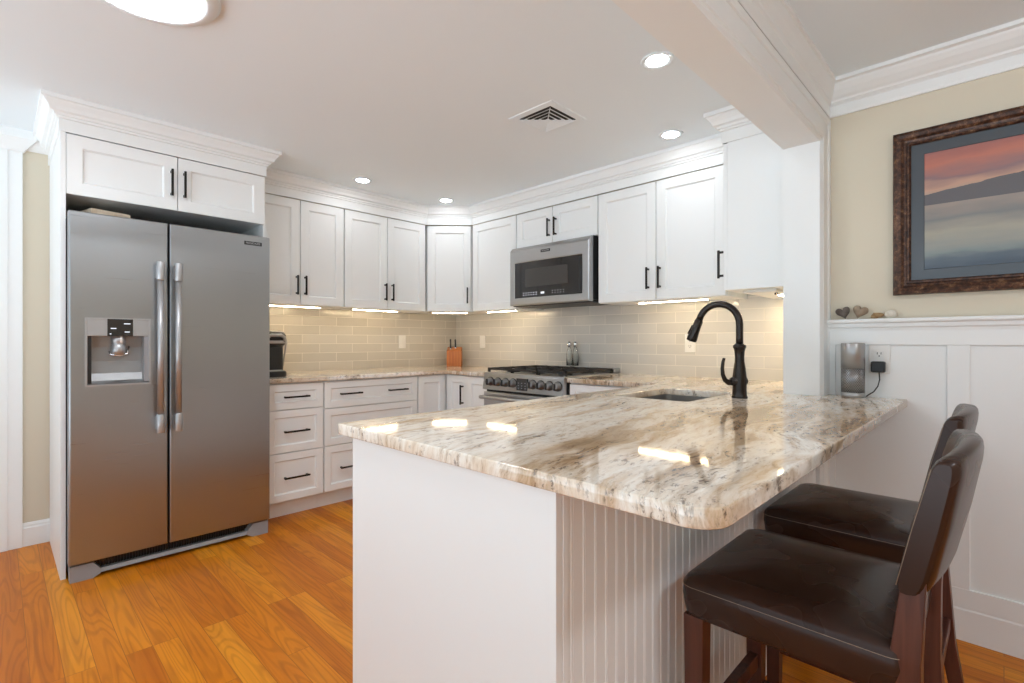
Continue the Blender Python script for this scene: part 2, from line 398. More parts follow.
# dining crown: beam face and dining wall
CR = [(0, 2.150), (.010, 2.150), (.014, 2.160), (.014, 2.196), (.024, 2.203), (.030, 2.206), (.034, 2.214), (.046, 2.222), (.066, 2.240), (.080, 2.258), (.084, 2.266), (.100, 2.270), (.100, ZD), (0, ZD)]
mb = MB().sweep([(XL, .562), (XD, .562), (XD, YF)], CR, scales=[.45, 1.0], side=-1)
struct('trim_2', mb, TRIM)
# wainscot on the dining wall: baseboard, stiles, rails, chair rail
WX = XD
mb = MB()
mb.box(WX - .012, WX, YF, .565, .12, 1.215)                 # backing sheet is cut by panels below: rails and stiles stand proud of it
struct('trim_3', mb, TRIM)
mb = MB()
mb.box(WX - .022, WX - .011, YF, .565, 1.135, 1.215)        # top rail
mb.box(WX - .022, WX - .011, YF, .565, .125, .199)          # bottom rail
yy = .565
stiles = [(.534, .565), (.093, .160)]
y = .093
while y > YF: stiles.append((y - .374 - .067, y - .374)); y -= .441
for a, b in stiles: mb.box(WX - .022, WX - .011, max(a, YF), b, .199, 1.135)
struct('trim_4', mb, TRIM, bevel=.002)
mb = MB().sweep([(WX - .010, .566), (WX - .010, YF)], [(0, 1.196), (.014, 1.196), (.016, 1.206), (.022, 1.212), (.024, 1.226), (.034, 1.230), (.036, 1.234), (.036, 1.242), (.033, 1.2455), (0, 1.2455)], side=-1)
struct('trim_5', mb, TRIM)
mb = MB().sweep([(WX - .010, .565), (WX - .010, YF)], [(0, 0), (.014, 0), (.014, .118), (.010, .127), (0, .130)], side=-1)
struct('baseboard_dining', mb, TRIM)
# left end of the back wall: baseboard, door casing, crown
mb = MB().sweep([(.10, YW), (XPL, YW)], [(0, 0), (.014, 0), (.014, .10), (.010, .108), (.010, .116), (.004, .13), (0, .13)], side=-1)
struct('baseboard_back', mb, TRIM)
mb = MB().box(-.04, .106, YW - .022, YW, 0, 2.235); mb.box(-.04, .048, YW - .028, YW - .02, 0, 2.235)
mb.box(-.95, -.80, YW - .022, YW, 0, 2.235)
struct('trim_6', mb, TRIM, bevel=.002)
struct('door_1', MB().box(-.80, -.04, YW - .008, YW, 0, 2.235), TRIM)
mb = MB().sweep([(XL, YW), (XPL + .02, YW)], [(0, 2.222), (.010, 2.222), (.026, 2.236), (.034, 2.242), (.050, 2.262), (.060, 2.268), (.066, 2.272), (.066, ZC), (0, ZC)], side=-1)
mb.sweep([(-.06, YW - .022), (.106, YW - .022), (.106, YW)], [(0, 2.205), (.006, 2.205), (.012, 2.216), (.040, 2.25), (.055, 2.268), (.055, ZC), (0, ZC)], side=-1)
struct('trim_7', mb, TRIM)
# crown + frieze round the top of all the wall cabinets
CABCR = [(0, 2.163), (.006, 2.163), (.006, 2.222), (.014, 2.224), (.014, 2.234), (.022, 2.236), (.026, 2.246), (.040, 2.252), (.046, 2.268), (.058, 2.284), (.062, 2.292), (.072, 2.296), (.072, ZC), (0, ZC)]
path = [(XPL, YW), (XPL, YK), (1.158, YK), (1.158, YU), (2.622, YU), (XU, 3.317), (XU, 1.030), (2.606, 1.030), (2.606, .717)]
mb = MB().sweep(path, CABCR, side=-1)
struct('trim_8', mb, TRIM)
# glazed tile between counter and wall cabinets
struct('backsplash_back', MB().box(1.15, XW, YW - .008, YW, .90, 1.43), TILE_A)
struct('backsplash_right', MB().box(XW - .008, XW, .717, YW - .008, .90, 1.47), TILE_B)

# ------------------------------------------------------------------ cabinet kit (local frame: x along the front, front at y=0 facing -y)
def shaker(x0, x1, z0, z1, y=0, rail=.060, t=.020):
    """door or drawer front: outer front face at y, recessed panel"""
    def R(i, yy): return [(x0 + i, yy, z0 + i), (x1 - i, yy, z0 + i), (x1 - i, yy, z1 - i), (x0 + i, yy, z1 - i)]
    mb = MB(); mb.loft([R(0, y + t), R(0, y + .0015), R(.0015, y), R(rail, y), R(rail + .002, y + .004), (R(rail + .008, y + .011))]); return mb
def pull(xc, zc, ln, vertical=True, y=0):
    mb = MB(); h = ln / 2; d = .030; w = .0055
    if vertical:
        mb.box(xc - w, xc + w, y - d - w, y - d + w, zc - h, zc + h, .0015)
        for s in (-1, 1): mb.box(xc - w * .9, xc + w * .9, y - d, y, zc + s * (h - .012) - w, zc + s * (h - .012) + w)
    else:
        mb.box(xc - h, xc + h, y - d - w, y - d + w, zc - w, zc + w, .0015)
        for s in (-1, 1): mb.box(xc + s * (h - .012) - w, xc + s * (h - .012) + w, y - d, y, zc - w * .9, zc + w * .9)
    return mb
def front(root, kind, x0, x1, z0, z1, handles=(), rail=.060):
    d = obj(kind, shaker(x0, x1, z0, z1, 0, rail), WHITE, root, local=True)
    for (xc, zc, ln, vert) in handles: obj('handle', pull(xc, zc, ln, vert), BRONZE, d, local=True)
    return d
def carcass(root, x0, x1, depth, z0, z1, y0=.021):
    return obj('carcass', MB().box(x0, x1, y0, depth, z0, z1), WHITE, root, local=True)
G = .002
def wall_cab(label, loc, rz, width, depth, z0, z1, doors, name='wall_cabinet', h=.138, group='white wall cabinets'):
    """doors: list of (x0,x1,handle x or None)"""
    t = thing(name, label, 'cabinet', (loc[0], loc[1], z0), rz, group)
    carcass(t, 0, width, depth, 0, z1 - z0)
    for x0, x1, hx, hz in doors:
        front(t, 'door', x0 + G, x1 - G, G, z1 - z0 - G, [(hx, hz - z0, h, True)] if hx is not None else [])
    return t

# over the refrigerator (with its tall side panels)
t = thing('refrigerator_cabinet', 'white two-door cabinet and tall side panels boxed around the steel refrigerator', 'cabinet', (XPL, YK, 0))
obj('side_panel', MB().box(0, .020, 0, YW - YK - .002, 0, 2.163), WHITE, t, True)
obj('side_panel', MB().box(.932, .945, .012, YW - YK - .012, 0, 2.163), WHITE, t, True)
obj('carcass', MB().box(.021, .931, .021, YW - YK - .012, 1.872, 2.163), WHITE, t, True)
front(t, 'door', .022, .480, 1.868, 2.160, [(.452, 2.012, .145, True)])
front(t, 'door', .484, .937, 1.868, 2.160, [(.512, 2.012, .145, True)])

DA = YW - YU - .010
wall_cab('white wall cabinet right beside the refrigerator, above the coffee maker', (1.165, YU), 0, .690, DA, ZU, ZT, [(.002, .355, .328, 1.550), (.357, .688, .388, 1.550)])
wall_cab('white double-door wall cabinet left of the corner, above the four-inch drawer run', (1.860, YU), 0, .755, DA, ZU, ZT, [(0, .372, .348, 1.550), (.374, .750, .412, 1.550)])['label'] = 'white double-door wall cabinet between the corner cabinet and the one beside the refrigerator'
# diagonal corner cabinet: five-sided body, one door
t = thing('corner_cabinet', 'white single-door wall cabinet set diagonally in the corner above the knife block', 'cabinet', (2.622, YU, ZU), -PI / 4)
wd = math.hypot(XU - 2.622, YU - 3.317)
def loc45(x, y):
    dx, dy = x - 2.622, y - YU; c_, s_ = math.cos(PI / 4), math.sin(PI / 4)
    return (dx * c_ - dy * s_, dx * s_ + dy * c_)
poly = [loc45(2.622 + .015, YU + .014), loc45(XU + .014, 3.317 + .016), loc45(XW - .011, 3.317 + .016), loc45(XW - .011, YW - .011), loc45(2.637, YW - .011)]
obj('carcass', MB().prism(poly, 0, ZT - ZU), WHITE, t, True)
front(t, 'door', .012, wd - .012, .004, ZT - ZU - .004, [(wd - .040, 1.549 - ZU, .138, True)])
# right wall
DB = XW - XU - .010
wall_cab('white single-door wall cabinet between the corner cabinet and the microwave', (XU, 3.317), -PI / 2, .532, DB, ZU, ZT, [(.004, .530, None, 0)])
wall_cab('small white two-door wall cabinet directly above the microwave', (XU, 2.783), -PI / 2, .777, DB, 1.885, ZT, [(.002, .372, .345, 2.002), (.375, .775, .408, 2.002)], h=.135)
wall_cab('large white double-door wall cabinet right of the microwave', (XU, 2.004), -PI / 2, .874, DB, ZU, ZT, [(.002, .436, .386, 1.550), (.438, .872, .466, 1.550)])
# end cabinet against the stub wall, door facing the kitchen
t = thing('end_cabinet', 'white wall cabinet at the pillar above the faucet, showing its plain side', 'cabinet', (XW - .012, 1.030, ZU), PI)
we = XW - .012 - 2.606
obj('carcass', MB().box(.0, we, .021, 1.030 - .718, 0, 2.163 - ZU, .001), WHITE, t, True)
front(t, 'door', .322, we - .002, .002, ZT - ZU, [(we - .014, .138, .145, True)])
# ------------------------------------------------------------------ base cabinets
YB = 3.302; DBASE = YW - YB - .010
def base_cab(label, loc, rz, width, fronts, name='base_cabinet', depth=DBASE):
    t = thing(name, label, 'cabinet', (loc[0], loc[1], 0), rz, 'white base cabinets')
    obj('carcass', MB().box(0, width, .021, depth, .118, CT - TK - .002), WHITE, t, True)
    obj('toe_kick', MB().box(0, width, .105, .120, 0, .118), WHITE, t, True)
    for kind, x0, x1, z0, z1, hs in fronts:
        front(t, kind, x0 + G, x1 - G, z0 + G, z1 - G, hs, .045 if kind == 'drawer' else .055)
    return t
base_cab('white base cabinet with three single-pull drawers beside the refrigerator', (1.185, YB), 0, .371, [
    ('drawer', 0, .369, .710, .876, [(.182, .792, .165, False)]),
    ('drawer', 0, .369, .434, .708, [(.182, .570, .165, False)]),
    ('drawer', 0, .369, .122, .432, [(.182, .274, .165, False)])])
base_cab('white base cabinet with one wide two-pull drawer over two deep drawers', (1.557, YB), 0, .766, [
    ('drawer', .003, .762, .692, .876, [(.192, .786, .165, False), (.576, .786, .165, False)]),
    ('drawer', .003, .762, .436, .690, [(.192, .570, .165, False), (.576, .570, .165, False)]),
    ('drawer', .003, .762, .122, .434, [(.192, .276, .165, False), (.576, .276, .165, False)])])
# L-shaped corner base
t = thing('corner_base_cabinet', 'white corner base cabinet with two narrow doors below the knife block', 'cabinet', (2.326, YB, 0), 0, 'white base cabinets')
obj('carcass', MB().prism([(0, .021), (2.621 - 2.326, .021), (2.621 - 2.326, -.2545), (XW - 2.326 - .012, -.2545), (XW - 2.326 - .012, DBASE), (0, DBASE)], .118, CT - TK - .002), WHITE, t, True)
obj('toe_kick', MB().prism([(0, .105), (.38, .105), (.38, -.2545), (.40, -.2545), (.40, .125), (0, .125)], 0, .118), WHITE, t, True)
front(t, 'door', .004, .268, .122, .876, [], .055)
dz = obj('door', shaker(.018, .268, .122, .876, 0, .055).xf(Matrix.Translation((.274, .0, 0)) @ Matrix.Rotation(-PI / 2, 4, 'Z')), WHITE, t, True)
obj('handle', pull(.222, .727, .155).xf(Matrix.Translation((.274, .0, 0)) @ Matrix.Rotation(-PI / 2, 4, 'Z')), BRONZE, dz, True)
base_cab('narrow white base cabinet squeezed between the corner and the range', (2.600, 3.046), -PI / 2, .249, [('door', .004, .246, .122, .876, [])], depth=XW - 2.612)
base_cab('white base cabinet right of the range, mostly behind the granite peninsula', (2.600, 2.020), -PI / 2, .690, [
    ('drawer', .003, .50, .700, .876, [(.345, .786, .165, False)]), ('door', .003, .50, .122, .698, [])], depth=XW - 2.612)

# peninsula body
t = thing('peninsula_cabinet', 'white peninsula base with plain end panel and beadboard face under the granite', 'cabinet', (.706, .578, 0))
obj('end_panel', MB().box(.706, .726, .578, 1.319, 0, CT - TK - .001, .0012), WHITE, t)
mb = MB()
px0, px1, pitch = .727, 2.494, .0385
pts2 = [(px0, .5855)]; x = px0 + .030
while x + pitch < px1:
    pts2 += [(x, .5855), (x + .0005, .5861), (x + .0015, .5861), (x + .002, .5855), (x + .0032, .58455), (x + .005, .5842), (x + .0068, .58455), (x + .008, .5855), (x + .0085, .5861), (x + .0095, .5861), (x + .010, .5855)]; x += pitch
pts2 += [(px1, .5855)]
poly = [(px0, .600)] + pts2 + [(px1, .600)]
obj('beadboard_panel', MB().prism(poly, .0, CT - TK - .001), WHITE, t)
obj('front_panel', MB().box(.727, 2.60, 1.298, 1.316, .118, CT - TK - .001), WHITE, t)
obj('toe_kick', MB().box(.727, 2.60, 1.20, 1.215, 0, .117), WHITE, t)
obj('corner_post', MB().box(.7265, .742, .5775, .5985, 0, CT - TK - .001, .001), WHITE, t)

# ------------------------------------------------------------------ granite tops
def slab(name, outer, holes, z1, tk, bev, label):
    cu = bpy.data.curves.new(name, 'CURVE'); cu.dimensions = '2D'; cu.fill_mode = 'BOTH'
    cu.extrude = tk / 2 - bev; cu.bevel_depth = bev; cu.bevel_resolution = 2; cu.offset = -bev
    for loop in [outer] + holes:
        sp = cu.splines.new('POLY'); sp.points.add(len(loop) - 1); sp.use_cyclic_u = True
        for p, q in zip(sp.points, loop): p.co = (q[0], q[1], 0, 1)
    o = bpy.data.objects.new(name, cu); C.objects.link(o); dg = bpy.context.evaluated_depsgraph_get()
    me = bpy.data.meshes.new_from_object(o.evaluated_get(dg)); bpy.data.objects.remove(o); bpy.data.curves.remove(cu)
    for v in me.vertices: v.co.z += z1 - tk / 2
    me.materials.clear(); me.materials.append(GRANITE)
    o = bpy.data.objects.new(name, me); C.objects.link(o)
    return tag(o, label, 'countertop')
def arc(cx, cy, r, a0, a1, n=8): return [(cx + r * math.cos(math.radians(a0 + (a1 - a0) * k / n)), cy + r * math.sin(math.radians(a0 + (a1 - a0) * k / n))) for k in range(n + 1)]
YE = YW - .0085; XE = XW - .0085
slab('countertop', [(1.166, YE), (1.166, 3.280)] + [(2.578, 3.280), (2.578, 2.796), (XE, 2.796), (XE, YE)], [], CT, TK, .004,
     'brown and cream granite worktop running from the refrigerator round the corner to the range')
x0, y0, y1 = .6865, .2806, 1.3754
SK = (1.885, 2.365, .885, 1.222)
outer = arc(x0 + .055, y0 + .055, .055, 180, 270) + arc(XD - .0235 - .012, y0 + .012, .012, 270, 360, 4) + [(XD - .0235, .5615), (2.494, .5615), (2.494, .7185), (XE, .7185), (XE, 2.022), (2.578, 2.022), (2.578, y1)] + arc(x0 + .012, y1 - .012, .012, 90, 180, 4)
rk = .014
hole = arc(SK[1] - rk, SK[3] - rk, rk, 0, 90, 4) + arc(SK[0] + rk, SK[3] - rk, rk, 90, 180, 4) + arc(SK[0] + rk, SK[2] + rk, rk, 180, 270, 4) + arc(SK[1] - rk, SK[2] + rk, rk, 270, 360, 4)
slab('peninsula_countertop', outer, [hole], CT, TK, .0035, 'large brown and cream granite top of the peninsula, with the sink cut into it')

# sink (undermount)
t = thing('sink', 'dark steel sink bowl set under the cut-out in the peninsula granite', 'sink', (2.125, 1.05, .70))
zt = CT - TK - .001; bx0, bx1, by0, by1 = SK[0] - .004, SK[1] + .004, SK[2] - .004, SK[3] + .004
def ring(i, z, r=.035): return [(p[0] + (bx0 + bx1) / 2, p[1] + (by0 + by1) / 2, z) for p in rrect((bx1 - bx0) / 2 - i, (by1 - by0) / 2 - i, r)]
mb = MB().loft([ring(-.02, zt, .05), ring(0, zt), ring(.004, zt - .18), ring(.02, zt - .20, .03), ring(.025, zt - .205, .03), ring(.02, zt - .206, .03), ring(.0, zt - .19), ring(-.003, zt - .004), ring(-.02, zt - .003, .05)], cap0=False, cap1=False, closed=False)
n = len(ring(0, 0)); mb.add(ring(.02, zt - .20, .03), [list(range(n))])
obj('bowl', mb, SINKM, t)
obj('drain', MB().lathe([(.045, 0), (.045, .004), (.03, .004), (.028, .001)], 2.125, 1.05, zt - .199), CHROME, t)

# faucet
fx, fy = 2.170, .790
t = thing('faucet', 'tall dark bronze gooseneck faucet standing on the granite beside the sink', 'faucet', (fx, fy, CT))
obj('body', MB().lathe([(.031, 0), (.032, .004), (.029, .010), (.0275, .035), (.028, .085), (.026, .10), (.0235, .125), (.0195, .150), (.0185, .170), (.0205, .195), (.0235, .206), (.026, .210), (.026, .218), (.022, .222), (.016, .228), (.0, .228)], fx, fy, CT), FAUCET, t)
pts = []; R_ = .088
for z in (.22, .25, .28, .306): pts.append((fx, fy, CT + z))
for k in range(1, 15):
    a = PI - (PI * .91) * k / 14
    pts.append((fx - .0, fy + R_ + R_ * math.cos(a), CT + .306 + R_ * 1.02 * math.sin(a)))
obj('spout', MB().tube(pts, .0145, 16), FAUCET, t)
e = Vector(pts[-1]); d_ = (Vector(pts[-1]) - Vector(pts[-2])).normalized()
obj('spray_head', MB().tube([e - d_ * .005, e + d_ * .004, e + d_ * .006, e + d_ * .05, e + d_ * .085, e + d_ * .098, e + d_ * .1], [.0145, .0165, .018, .019, .0225, .022, .018], 16), FAUCET, t)
obj('spray_button', MB().tube([e + d_ * .03 + Vector((0, .017, .004)), e + d_ * .07 + Vector((0, .0225, .004))], .007, 8), FAUCET, t)
ld = Vector((-.8, .6, 0))
lv = obj('lever', MB().tube([Vector((fx, fy, CT + .07)) + ld * k for k in (-.030, -.026, 0, .030, .040, .043)], [.012, .019, .021, .019, .014, .004], 18), FAUCET, t)
lp = [Vector((fx, fy, CT + z)) + ld * k for k, z in ((.034, .064), (.050, .064), (.066, .076), (.076, .098), (.078, .125), (.075, .150), (.070, .166))]
obj('lever_arm', MB().tube(lp, [.012, .0115, .010, .0085, .0075, .007, .006], 10), FAUCET, lv)

# ------------------------------------------------------------------ refrigerator
fl, fr_ = .2415, 1.151; yd = 3.1535
t = thing('refrigerator', 'tall stainless steel side-by-side refrigerator with ice dispenser', 'refrigerator', ((fl + fr_) / 2, 3.5, 0))
obj('body', MB().box(fl + .004, fr_ - .006, yd + .078, 3.90, .03, 1.762), DARKPLASTIC, t)
zb, zt_ = .085, 1.772; xm0, xm1 = .6345, .6425
dx0, dx1, dz0, dz1 = .304, .557, .935, 1.262     # dispenser opening
def door_panel(x0, x1, hole=None):
    mb = MB(); y0_, y1_ = yd, yd + .074; b = .006
    if not hole: return mb.box(x0, x1, y0_, y1_, zb, zt_, .006)
    hx0, hx1, hz0, hz1 = hole
    def R(i, yy): return [(x0 + i, yy, zb + i), (x1 - i, yy, zb + i), (x1 - i, yy, zt_ - i), (x0 + i, yy, zt_ - i)]
    def H(yy): return [(hx0, yy, hz0), (hx1, yy, hz0), (hx1, yy, hz1), (hx0, yy, hz1)]
    mb.loft([R(0, y1_), R(0, y0_ + b), R(b * .3, y0_ + b * .3), R(b, y0_), H(y0_), H(y0_ + .070)], cap1=False)
    return mb
fd = obj('freezer_door', door_panel(fl, xm0, (dx0, dx1, dz0, dz1)), STEEL, t)
rd = obj('refrigerator_door', door_panel(xm1, fr_), STEEL, t)
def fridge_handle(xc, parent):
    h = obj('handle', MB().lathe([(.0145, .74), (.0145, 1.50)], xc, yd - .052, 0, 20), STEELV, parent)
    for a, b in ((.680, .775), (1.465, 1.560)):
        m_ = MB().lathe([(.017, a), (.0185, a + .004), (.0185, b - .004), (.017, b)], xc, yd - .052, 0, 20)
        m_.box(xc - .013, xc + .013, yd - .050, yd + .001, a + .015, b - .015)
        obj('bracket', m_, STEELV, h)
fridge_handle(.594, fd); fridge_handle(.672, fd if False else rd)
# dispenser
dp = obj('dispenser', MB().loft([[(x, y, z) for x, z in ((dx0 + i, dz0 + i), (dx1 - i, dz0 + i), (dx1 - i, dz1 - i), (dx0 + i, dz1 - i))] for i, y in ((-.004, yd + .001), (-.004, yd - .004), (.004, yd - .004), (.006, yd + .002))], closed=True), STEELV, fd)
mb = MB()      # recess: back curved wall, sides, floor tray
n_ = 10
prof = [(yd + .060, 1.174), (yd + .066, 1.12), (yd + .066, 1.05), (yd + .060, .99), (yd + .045, .955), (yd + .030, .944), (yd + .002, .942)]
for (ya, za), (yb, zb_) in zip(prof[:-1], prof[1:]):
    mb.add([(dx0 + .002, ya, za), (dx1 - .002, ya, za), (dx1 - .002, yb, zb_), (dx0 + .002, yb, zb_)], [(0, 1, 2, 3)], True)
poly_s = [(y, z) for y, z in prof] + [(yd + .002, 1.174)]
mb.add([(dx0 + .002, y, z) for y, z in poly_s], [list(range(len(poly_s)))]); mb.add([(dx1 - .002, y, z) for y, z in poly_s], [list(range(len(poly_s)))])
obj('recess', mb, RECESS, dp)
obj('side_cheek', MB().box(dx0 + .003, dx0 + .020, yd + .001, yd + .064, .945, 1.176), BLACK, dp)
obj('side_cheek', MB().box(dx1 - .024, dx1 - .003, yd + .001, yd + .064, .945, 1.176), GREYPLASTIC, dp)
obj('header', MB().box(dx0 + .001, dx1 - .001, yd - .002, yd + .066, 1.176, 1.261, .002), STEELV, dp)
cp = obj('control_panel', MB().box(.384, .486, yd - .0045, yd - .001, 1.176, 1.261, .001), GLOSSBLACK, dp)
for xx, zz, w in ((.408, 1.214, .022), (.462, 1.238, .026), (.462, 1.197, .020), (.396, 1.187, .006)): obj('lit_icon', MB().box(xx - w / 2, xx + w / 2, yd - .0055, yd - .004, zz - .0022, zz + .0022), ICON, cp)
obj('chute', MB().lathe([(.030, 1.176), (.030, 1.150), (.026, 1.140), (.026, 1.130), (.030, 1.126), (.030, 1.083), (.022, 1.080)], .433, yd + .035, 0, 20), STEELV, dp)
obj('nozzle', MB().lathe([(.006, 1.176), (.006, 1.145), (.004, 1.142)], .440, yd + .010, 0, 12), PLASTIC, dp)
obj('paddle', MB().tube([(.395, yd + .03, 1.10), (.400, yd + .02, 1.085), (.433, yd + .012, 1.078), (.466, yd + .02, 1.085), (.474, yd + .03, 1.125)], .004, 8), CHROME, dp)
# badge
bdg = obj('badge', MB().box(1.008, 1.104, yd - .002, yd + .001, 1.713, 1.734), BLACK, rd)
obj('lettering', text_mb('FRIGIDAIRE', .0165, .0006).xf(Matrix.Translation((1.056, yd - .0026, 1.7235)) @ Matrix.Scale(.96, 4, (1, 0, 0))), STEELV, bdg)
# kick grille and feet
mb = MB(); gx0, gx1 = fl + .06, fr_ - .06; pf = [(gx0, yd + .075)]
x = gx0
while x + .012 < gx1: pf += [(x, yd + .056), (x + .006, yd + .056), (x + .007, yd + .064), (x + .011, yd + .064)]; x += .012
pf += [(gx1, yd + .056), (gx1, yd + .075)]
obj('kick_grille', mb.prism(pf, .030, .082), BLACK, t)
obj('kick_bar', MB().prism([(yd + .020, .018), (yd + .060, .018), (yd + .060, .034), (yd + .026, .036)], fl + .05, fr_ - .05, 'x'), GREYPLASTIC, t)
for s, xa in ((1, fl + .004), (-1, fr_ - .006)):
    xs = [xa, xa + s * .085, xa + s * .115]
    def Q(x, z0_, z1_): return [(x, yd + .014, z0_), (x, yd + .074, z0_), (x, yd + .074, z1_), (x, yd + .014, z1_)]
    obj('foot', MB().loft([Q(xs[0], 0, .076), Q(xs[1], 0, .076), Q(xs[2], .016, .040)]), GREYPLASTIC, t)
obj('hinge_cover', MB().box(fr_ - .11, fr_ - .02, yd + .06, yd + .14, 1.762, 1.782, .004), GREYPLASTIC, t)
b_ = obj('serving_board', MB().box(-.085, .085, -.12, .12, 0, .040, .004).xf(Matrix.Translation((.385, 3.375, 1.7732)) @ Matrix.Rotation(math.radians(14), 4, 'Z')), BOARDWOOD)
tag(b_, 'pale flat wooden board lying on top of the refrigerator in the dark gap', 'board')

# ------------------------------------------------------------------ range
ry0, ry1 = 2.030, 2.788; rx = 2.555
t = thing('range', 'stainless steel gas range with black grates and a row of knobs', 'range', (2.9, (ry0 + ry1) / 2, 0))
obj('body', MB().box(2.585, XW - .04, ry0 + .001, ry1 - .001, .02, .905), BLACK, t)
obj('cooktop', MB().box(2.562, XW - .030, ry0, ry1, .905, .921, .003), STEELB, t)
cpn = obj('control_panel', MB().prism([(rx - .012, .796), (2.586, .796), (2.586, .912), (rx + .012, .912), (rx + .004, .905)], ry0, ry1, 'y').xf(Matrix(((1, 0, 0, 0), (0, 1, 0, 0), (0, 0, 1, 0), (0, 0, 0, 1)))), STEELB, t)
def face_x(z): return rx - .012 + (.016) * (z - .796) / (.905 - .796)
for yk in (2.710, 2.632, 2.554, 2.478, 2.292, 2.219, 2.145, 2.072):
    k_ = obj('knob', MB().lathe([(.031, .0), (.031, -.006), (.026, -.009), (.025, -.032), (.022, -.036), (0, -.036)], face_x(.855), yk, .855, 22, 'x'), KNOBM, cpn)
    obj('knob_grip', MB().box(face_x(.855) - .044, face_x(.855) - .034, yk - .006, yk + .006, .833, .877, .002), BLACK, k_)
    obj('bezel', MB().lathe([(.035, .003), (.035, -.003), (.031, -.004)], face_x(.855), yk, .855, 22, 'x'), BLACK, k_)
dsp = obj('display', MB().box(face_x(.85) - .008, 2.56, 2.338, 2.440, .808, .892, .002), GLOSSBLACK, cpn)
for a in range(3):
    for b in range(3): obj('lit_icon', MB().box(face_x(.85) - .0090, face_x(.85) - .0078, 2.352 + a * .032, 2.360 + a * .032, .822 + b * .018, .826 + b * .018), DIMICON, dsp)
od = obj('oven_door', MB().box(2.548, 2.586, ry0 + .006, ry1 - .006, .165, .778, .004), STEELB, t)
obj('door_glass', MB().box(2.545, 2.550, ry0 + .12, ry1 - .12, .30, .62, .001), GLOSSBLACK, od)
h = obj('handle', MB().lathe([(.013, ry0 + .02), (.013, ry1 - .02)], 2.498, 0, .742, 18, 'y'), STEELV, od)
for ya in (ry0 + .03, ry1 - .06): obj('bracket', MB().box(2.488, 2.549, ya, ya + .03, .728, .756, .003), STEELV, h)
obj('lower_drawer', MB().box(2.552, 2.586, ry0 + .006, ry1 - .006, .03, .158, .004), STEELB, t)
obj('back_trim', MB().box(XW - .085, XW - .012, ry0, ry1, .921, .955, .004), STEELB, t)
for k in range(3):
    a0 = ry0 + .012 + k * .246; a1 = a0 + .240
    mb = MB(); xs0, xs1 = 2.600, XW - .100; zg = .945
    for (p, q) in (((xs0, a0), (xs1, a0)), ((xs0, a1), (xs1, a1)), ((xs0, a0), (xs0, a1)), ((xs1, a0), (xs1, a1)), (((xs0 + xs1) / 2, a0), ((xs0 + xs1) / 2, a1))):
        mb.box(min(p[0], q[0]) - .006, max(p[0], q[0]) + .006, min(p[1], q[1]) - .0 if p[1] == q[1] else min(p[1], q[1]), (max(p[1], q[1]) + .012 if p[1] == q[1] else max(p[1], q[1])), zg - .008, zg + .008)
    for cx in (xs0 + .14, xs1 - .14):
        for dy, dx in ((1, 0), (-1, 0), (0, 1), (0, -1)):
            c_ = (cx, (a0 + a1) / 2)
            e0 = (cx + dx * .03, c_[1] + dy * .03); e1 = (cx + dx * .125, c_[1] + dy * .112)
            mb.box(min(e0[0], e1[0]) - .005, max(e0[0], e1[0]) + .005, min(e0[1], e1[1]) - .005, max(e0[1], e1[1]) + .005, zg - .004, zg + .010)
    for cx in (xs0, xs1):
        for cy in (a0, a1): mb.box(cx - .008, cx + .008, cy - .004, cy + .012, .919, zg)
    obj('grate', mb, IRON, t)
    for cx in (xs0 + .14, xs1 - .14):
        obj('burner', MB().lathe([(.05, .920), (.05, .928), (.036, .929), (.036, .936), (.03, .938), (0, .938)], cx, (a0 + a1) / 2, 0, 20), BLACK, t)
for yy_, lab in ((2.472, 'left of two glass bottles with chrome tops behind the range grates'), (2.412, 'right of two glass bottles with chrome tops behind the range grates')):
    GL = bpy.data.materials.get('bottle_glass')
    if not GL:
        GL = mat('bottle_glass', (.95, .97, .97), .03); GL.node_tree.nodes['Principled BSDF'].inputs['Transmission Weight'].default_value = 1
    bt = thing('glass_bottle', lab, 'bottle', (XW - .05, yy_, .9552), 0, 'glass bottles behind the range')
    obj('body', MB().lathe([(0, 0), (.022, 0), (.024, .004), (.024, .09), (.018, .125), (.012, .145), (.012, .155), (0.010, .155), (.010, .14), (.016, .12), (.021, .088), (.021, .008), (0, .006)], n=20, cap0=False, cap1=False), GL, bt, True)
    obj('cap', MB().lathe([(.013, .150), (.016, .152), (.017, .178), (.013, .190), (.006, .195), (0, .195)], n=20), CHROME, bt, True)

# ------------------------------------------------------------------ microwave
mx = 2.832; my0, my1 = 2.026, 2.788; mz0, mz1 = 1.428, 1.852
t = thing('microwave', 'stainless over-the-range microwave with dark glass door', 'microwave', (3.0, (my0 + my1) / 2, mz0))
obj('body', MB().box(mx + .046, XW - .012, my0 - .004, my1 + .002, mz0 + .012, 1.882), BLACK, t)
obj('base_plate', MB().box(mx + .03, XW - .03, my0 + .01, my1 - .01, mz0 - .006, mz0 + .013, .003), DARKPLASTIC, t)
def Rm(i, x, b=0): return [(x, my0 + i, mz0 + i), (x, my1 - i, mz0 + i), (x, my1 - i, mz1 - i), (x, my0 + i, mz1 - i)]
def Hm(x, i=0): return [(x, 2.088 + i, 1.484 + i), (x, 2.736 - i, 1.484 + i), (x, 2.736 - i, 1.756 - i), (x, 2.088 + i, 1.756 - i)]
dr = obj('door', MB().loft([Rm(0, mx + .045), Rm(0, mx + .008), Rm(.003, mx + .002), Rm(.010, mx), Hm(mx, -.004), Hm(mx + .004), Hm(mx + .012)], cap1=False), STEELB, t)
gp = obj('glass_panel', MB().box(mx + .005, mx + .014, 2.086, 2.738, 1.482, 1.758), GLOSSBLACK, dr)
obj('window', MB().box(mx + .0040, mx + .0052, 2.215, 2.625, 1.565, 1.700), mat('window_mesh', (.06, .058, .055), .25), gp)
mb = MB()
